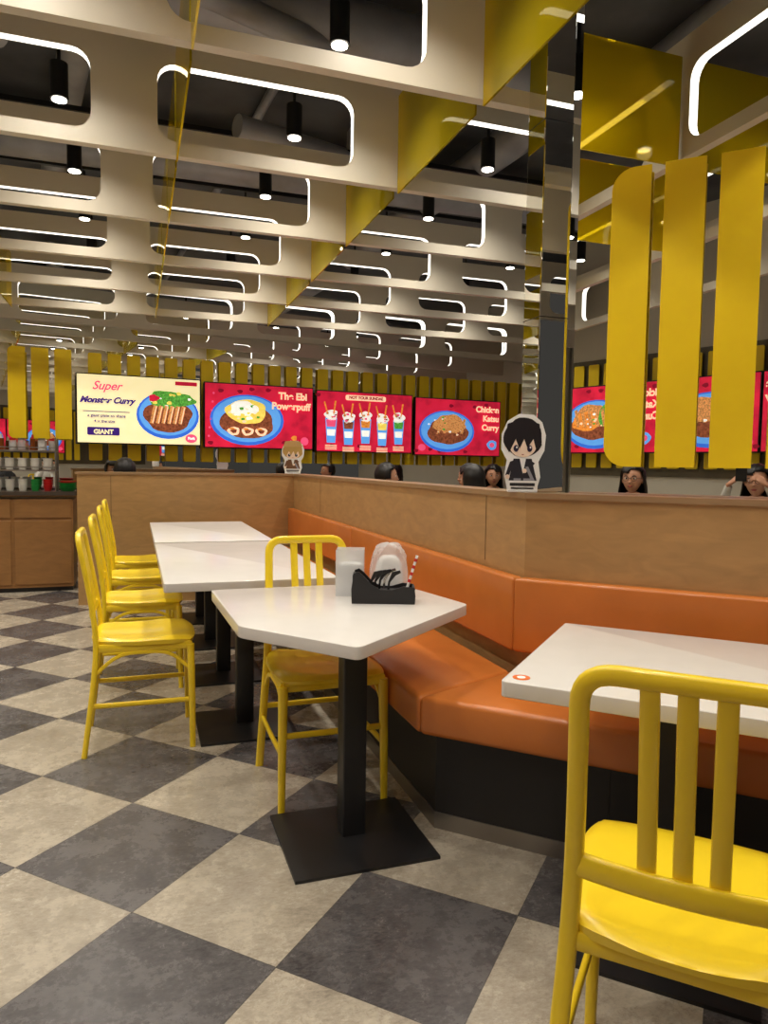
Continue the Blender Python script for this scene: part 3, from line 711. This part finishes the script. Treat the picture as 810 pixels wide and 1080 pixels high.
def person(x,y,rz,shirt,hair_long=False,glasses=False,phone=False,dz=0.0):
    e=empty('seated_person',(x,y,0),rz)
    pants=mat('denim',(40,46,66),0.8)
    V=[(0,0,0.555),(0,-0.015,0.70),(0,-0.01,0.83+dz*0.7),(0,0.0,0.935+dz),(0,0.012,1.02+dz)]
    Rr=[(0.15,0.11),(0.125,0.095),(0.145,0.10),(0.085,0.065),(0.045,0.045)]
    E=[(0,1),(1,2),(2,3),(3,4)]
    hands=[]
    for s_ in (-1,1):
        b0=len(V)
        if phone: arm=[(s_*0.155,0.0,0.90+dz),(s_*0.185,0.10,0.80+dz),(s_*0.19,0.19,0.93),(s_*0.12,0.30,1.10)]
        else: arm=[(s_*0.155,0.0,0.90+dz),(s_*0.195,0.02,0.78+dz*.7),(s_*0.205,0.05,0.66),(s_*0.13,0.25,0.62)]
        V+=arm; Rr+=[(0.058,0.055),(0.048,0.046),(0.040,0.040),(0.026,0.026)]; E+=[(3,b0),(b0,b0+1),(b0+1,b0+2),(b0+2,b0+3)]
        hands.append((arm[2],arm[3],s_))
        b1=len(V); V+=[(s_*0.09,0.04,0.555),(s_*0.10,0.24,0.555),(s_*0.105,0.43,0.52),(s_*0.10,0.44,0.30),(s_*0.10,0.43,0.09),(s_*0.105,0.52,0.045)]
        Rr+=[(0.085,0.075),(0.075,0.068),(0.060,0.060),(0.056,0.056),(0.036,0.036),(0.038,0.032)]
        E+=[(0,b1)]+[(b1+q,b1+q+1) for q in range(5)]
    me=bpy.data.meshes.new('body'); me.from_pydata(V,E,[]); o=bpy.data.objects.new('body',me); COL.objects.link(o)
    md=o.modifiers.new('sk','SKIN')
    for i,r in enumerate(Rr): me.skin_vertices[0].data[i].radius=r
    me.skin_vertices[0].data[0].use_root=True
    md.use_smooth_shade=True
    o.modifiers.new('ss','SUBSURF').levels=2; o.modifiers['ss'].render_levels=2
    dg=bpy.context.evaluated_depsgraph_get(); m2_=bpy.data.meshes.new_from_object(o.evaluated_get(dg)); bpy.data.objects.remove(o)
    m2_.materials.clear()
    for m in (shirt,pants,SKIN,BLACK): m2_.materials.append(m)
    for p in m2_.polygons:
        c=p.center; p.use_smooth=True
        p.material_index=3 if c.z<0.085 else (1 if (c.z<0.60 and not(abs(c.x)>0.1 and c.z>0.57)) else (2 if c.z>0.985+dz and abs(c.x)<0.07 and c.y<0.1 else 0))
    o=bpy.data.objects.new('body',m2_); COL.objects.link(o); o.parent=e
    mb=MB()
    for (el,wr,s_) in hands:
        if phone: hand(mb,wr,Vector((-s_*0.75,0.25,0.55)),(s_*0.7,0.3,0.6),-s_,SKIN,0.55)
        else: hand(mb,wr,Vector((-s_*0.2,1,-0.15)),(0,0.1,1),s_*-1,SKIN,0.25)
    mb.obj('hands',parent=e,angle=180)
    hc=Vector((0,0.03,1.115+dz)); mb=MB()
    vs=mb.ball(hc,(0.074,0.092,0.112),SKIN,seg=32)
    for v in vs:
        d=v.co-hc
        if d.z<0:
            k_=1-0.30*(-d.z/0.112)**1.6; v.co.x=hc.x+d.x*k_
            if d.y<0: v.co.y=hc.y+d.y*(1-0.35*(-d.z/0.112))
        if d.y>0.055 and abs(d.x)<0.014 and -0.045<d.z<0.012:
            v.co.y+=0.016*(1-abs(d.x)/0.016)*(0.4+0.6*(0.012-d.z)/0.057)
        if d.y>0.05 and 0.018<abs(d.x)<0.045 and -0.005<d.z<0.02: v.co.y-=0.006
    mb.ball(hc+Vector((0,0.098,-0.026)),(0.012,0.012,0.009),SKIN,seg=12)
    for s_ in (-1,1):
        mb.ball(hc+Vector((s_*0.030,0.074,0.004)),(0.0125,0.010,0.0075),EYEW,seg=12)
        mb.ball(hc+Vector((s_*0.030,0.0815,0.004)),(0.0055,0.004,0.006),EYEB,seg=10)
        mb.sweep([hc+Vector((s_*0.016,0.088,0.022)),hc+Vector((s_*0.031,0.086,0.027)),hc+Vector((s_*0.047,0.074,0.022))],0.002,0.003,(0,0,1),HAIR,seg=6)
        mb.ball(hc+Vector((s_*0.075,-0.005,-0.008)),(0.009,0.018,0.028),SKIN,seg=12)
    mb.ball(hc+Vector((0,0.080,-0.057)),(0.021,0.010,0.005),LIP,seg=12); mb.ball(hc+Vector((0,0.079,-0.063)),(0.017,0.010,0.005),LIP,seg=12)
    if glasses:
        for s_ in (-1,1):
            ring=[hc+Vector((s_*0.032+0.023*math.cos(t*math.pi/8),0.098,0.003+0.019*math.sin(t*math.pi/8))) for t in range(17)]
            mb.sweep(ring,0.0017,0.0017,(0,1,0),BLACK,seg=6)
            mb.sweep([hc+Vector((s_*0.055,0.096,0.006)),hc+Vector((s_*0.078,0.0,0.006))],0.0013,0.0013,(0,0,1),BLACK,seg=6)
        mb.sweep([hc+Vector((-0.010,0.100,0.006)),hc+Vector((0.010,0.100,0.006))],0.0013,0.0013,(0,0,1),BLACK,seg=6)
    mb.obj('head',parent=e,angle=180)
    mb=MB(); hcc=hc+Vector((0,-0.012,0.014)); vs=mb.ball(hcc,(0.100,0.110,0.120),HAIR,seg=40)
    kill=[]
    for v in vs:
        d=v.co-hcc
        if d.y>0.035 and d.z<0.042+0.02*math.sin(d.x*40): kill.append(v)
        elif d.z<-0.02:
            if hair_long:
                v.co.z-=0.15*min(1,(-d.z-0.02)/0.06); v.co.y=hcc.y+min(d.y,0.03)*1.0-0.010; v.co.x*=1.0+0.5*min(1,(-d.z-0.02)/0.06)
            elif d.y>-0.01 and d.z<-0.04: kill.append(v)
        v.co+=d.normalized()*0.003*math.sin(d.x*160+d.y*40)
    bmesh.ops.delete(mb.bm,geom=list(set(kill)),context='VERTS')
    h=mb.obj('hair',parent=e,angle=180)
    sm=h.modifiers.new('so','SOLIDIFY'); sm.thickness=0.012; sm.offset=-1
    return e
sh=[mat('shirt_grey',(96,98,104),0.8),mat('shirt_black',(28,28,32),0.8),mat('shirt_teal',(44,92,100),0.8),mat('shirt_white',(214,212,206),0.8),mat('shirt_maroon',(110,40,48),0.8)]
def seated(x,y,ang,*a,**k):
    rz=math.radians(ang-90); person(x,y,rz,*a,**k); chair(x,y,rz)
seated(2.2,6.4,350,sh[1],dz=-0.025); seated(2.62,5.35,120,sh[0],hair_long=True,dz=-0.03); seated(3.65,7.0,250,sh[2],hair_long=True,dz=-0.02)
seated(-0.1,7.12,85,sh[4],dz=-0.015); seated(3.0,6.2,180,sh[3],dz=-0.02)
seated(-0.95,0.10,50,sh[1],hair_long=True,glasses=True)
seated(-0.26,-0.46,58,sh[3],hair_long=True,glasses=True,phone=True)
mb=MB(); mb.box((0,0,0),(0.078,0.009,0.16),LAMPB,bev=0.004)
ph=mb.obj('smartphone',(-0.035,-0.075,1.20),math.radians(-19),smooth=False)

# ---------------------------------------------------------------- camera
cam=bpy.data.cameras.new('camera'); co=bpy.data.objects.new('camera',cam); COL.objects.link(co)
cam.sensor_fit='VERTICAL'; cam.sensor_height=36; cam.lens=36*760/1080; cam.clip_start=0.02
pitch=math.atan(50/760); yaw=math.radians(19); roll=0.0145
f=Vector((math.sin(yaw)*math.cos(pitch),math.cos(yaw)*math.cos(pitch),-math.sin(pitch)))
r0=Vector((math.cos(yaw),-math.sin(yaw),0)); u0=r0.cross(f)
r=r0*math.cos(roll)+u0*math.sin(roll); u=-r0*math.sin(roll)+u0*math.cos(roll)
M=Matrix((( r.x,u.x,-f.x,0),(r.y,u.y,-f.y,0),(r.z,u.z,-f.z,1.2),(0,0,0,1)))
co.matrix_world=M
S.camera=co
w=bpy.data.worlds.new('world'); S.world=w; w.use_nodes=True
w.node_tree.nodes['Background'].inputs[0].default_value=(1.0,0.93,0.85,1); w.node_tree.nodes['Background'].inputs[1].default_value=0.05
S.view_settings.view_transform='Standard'
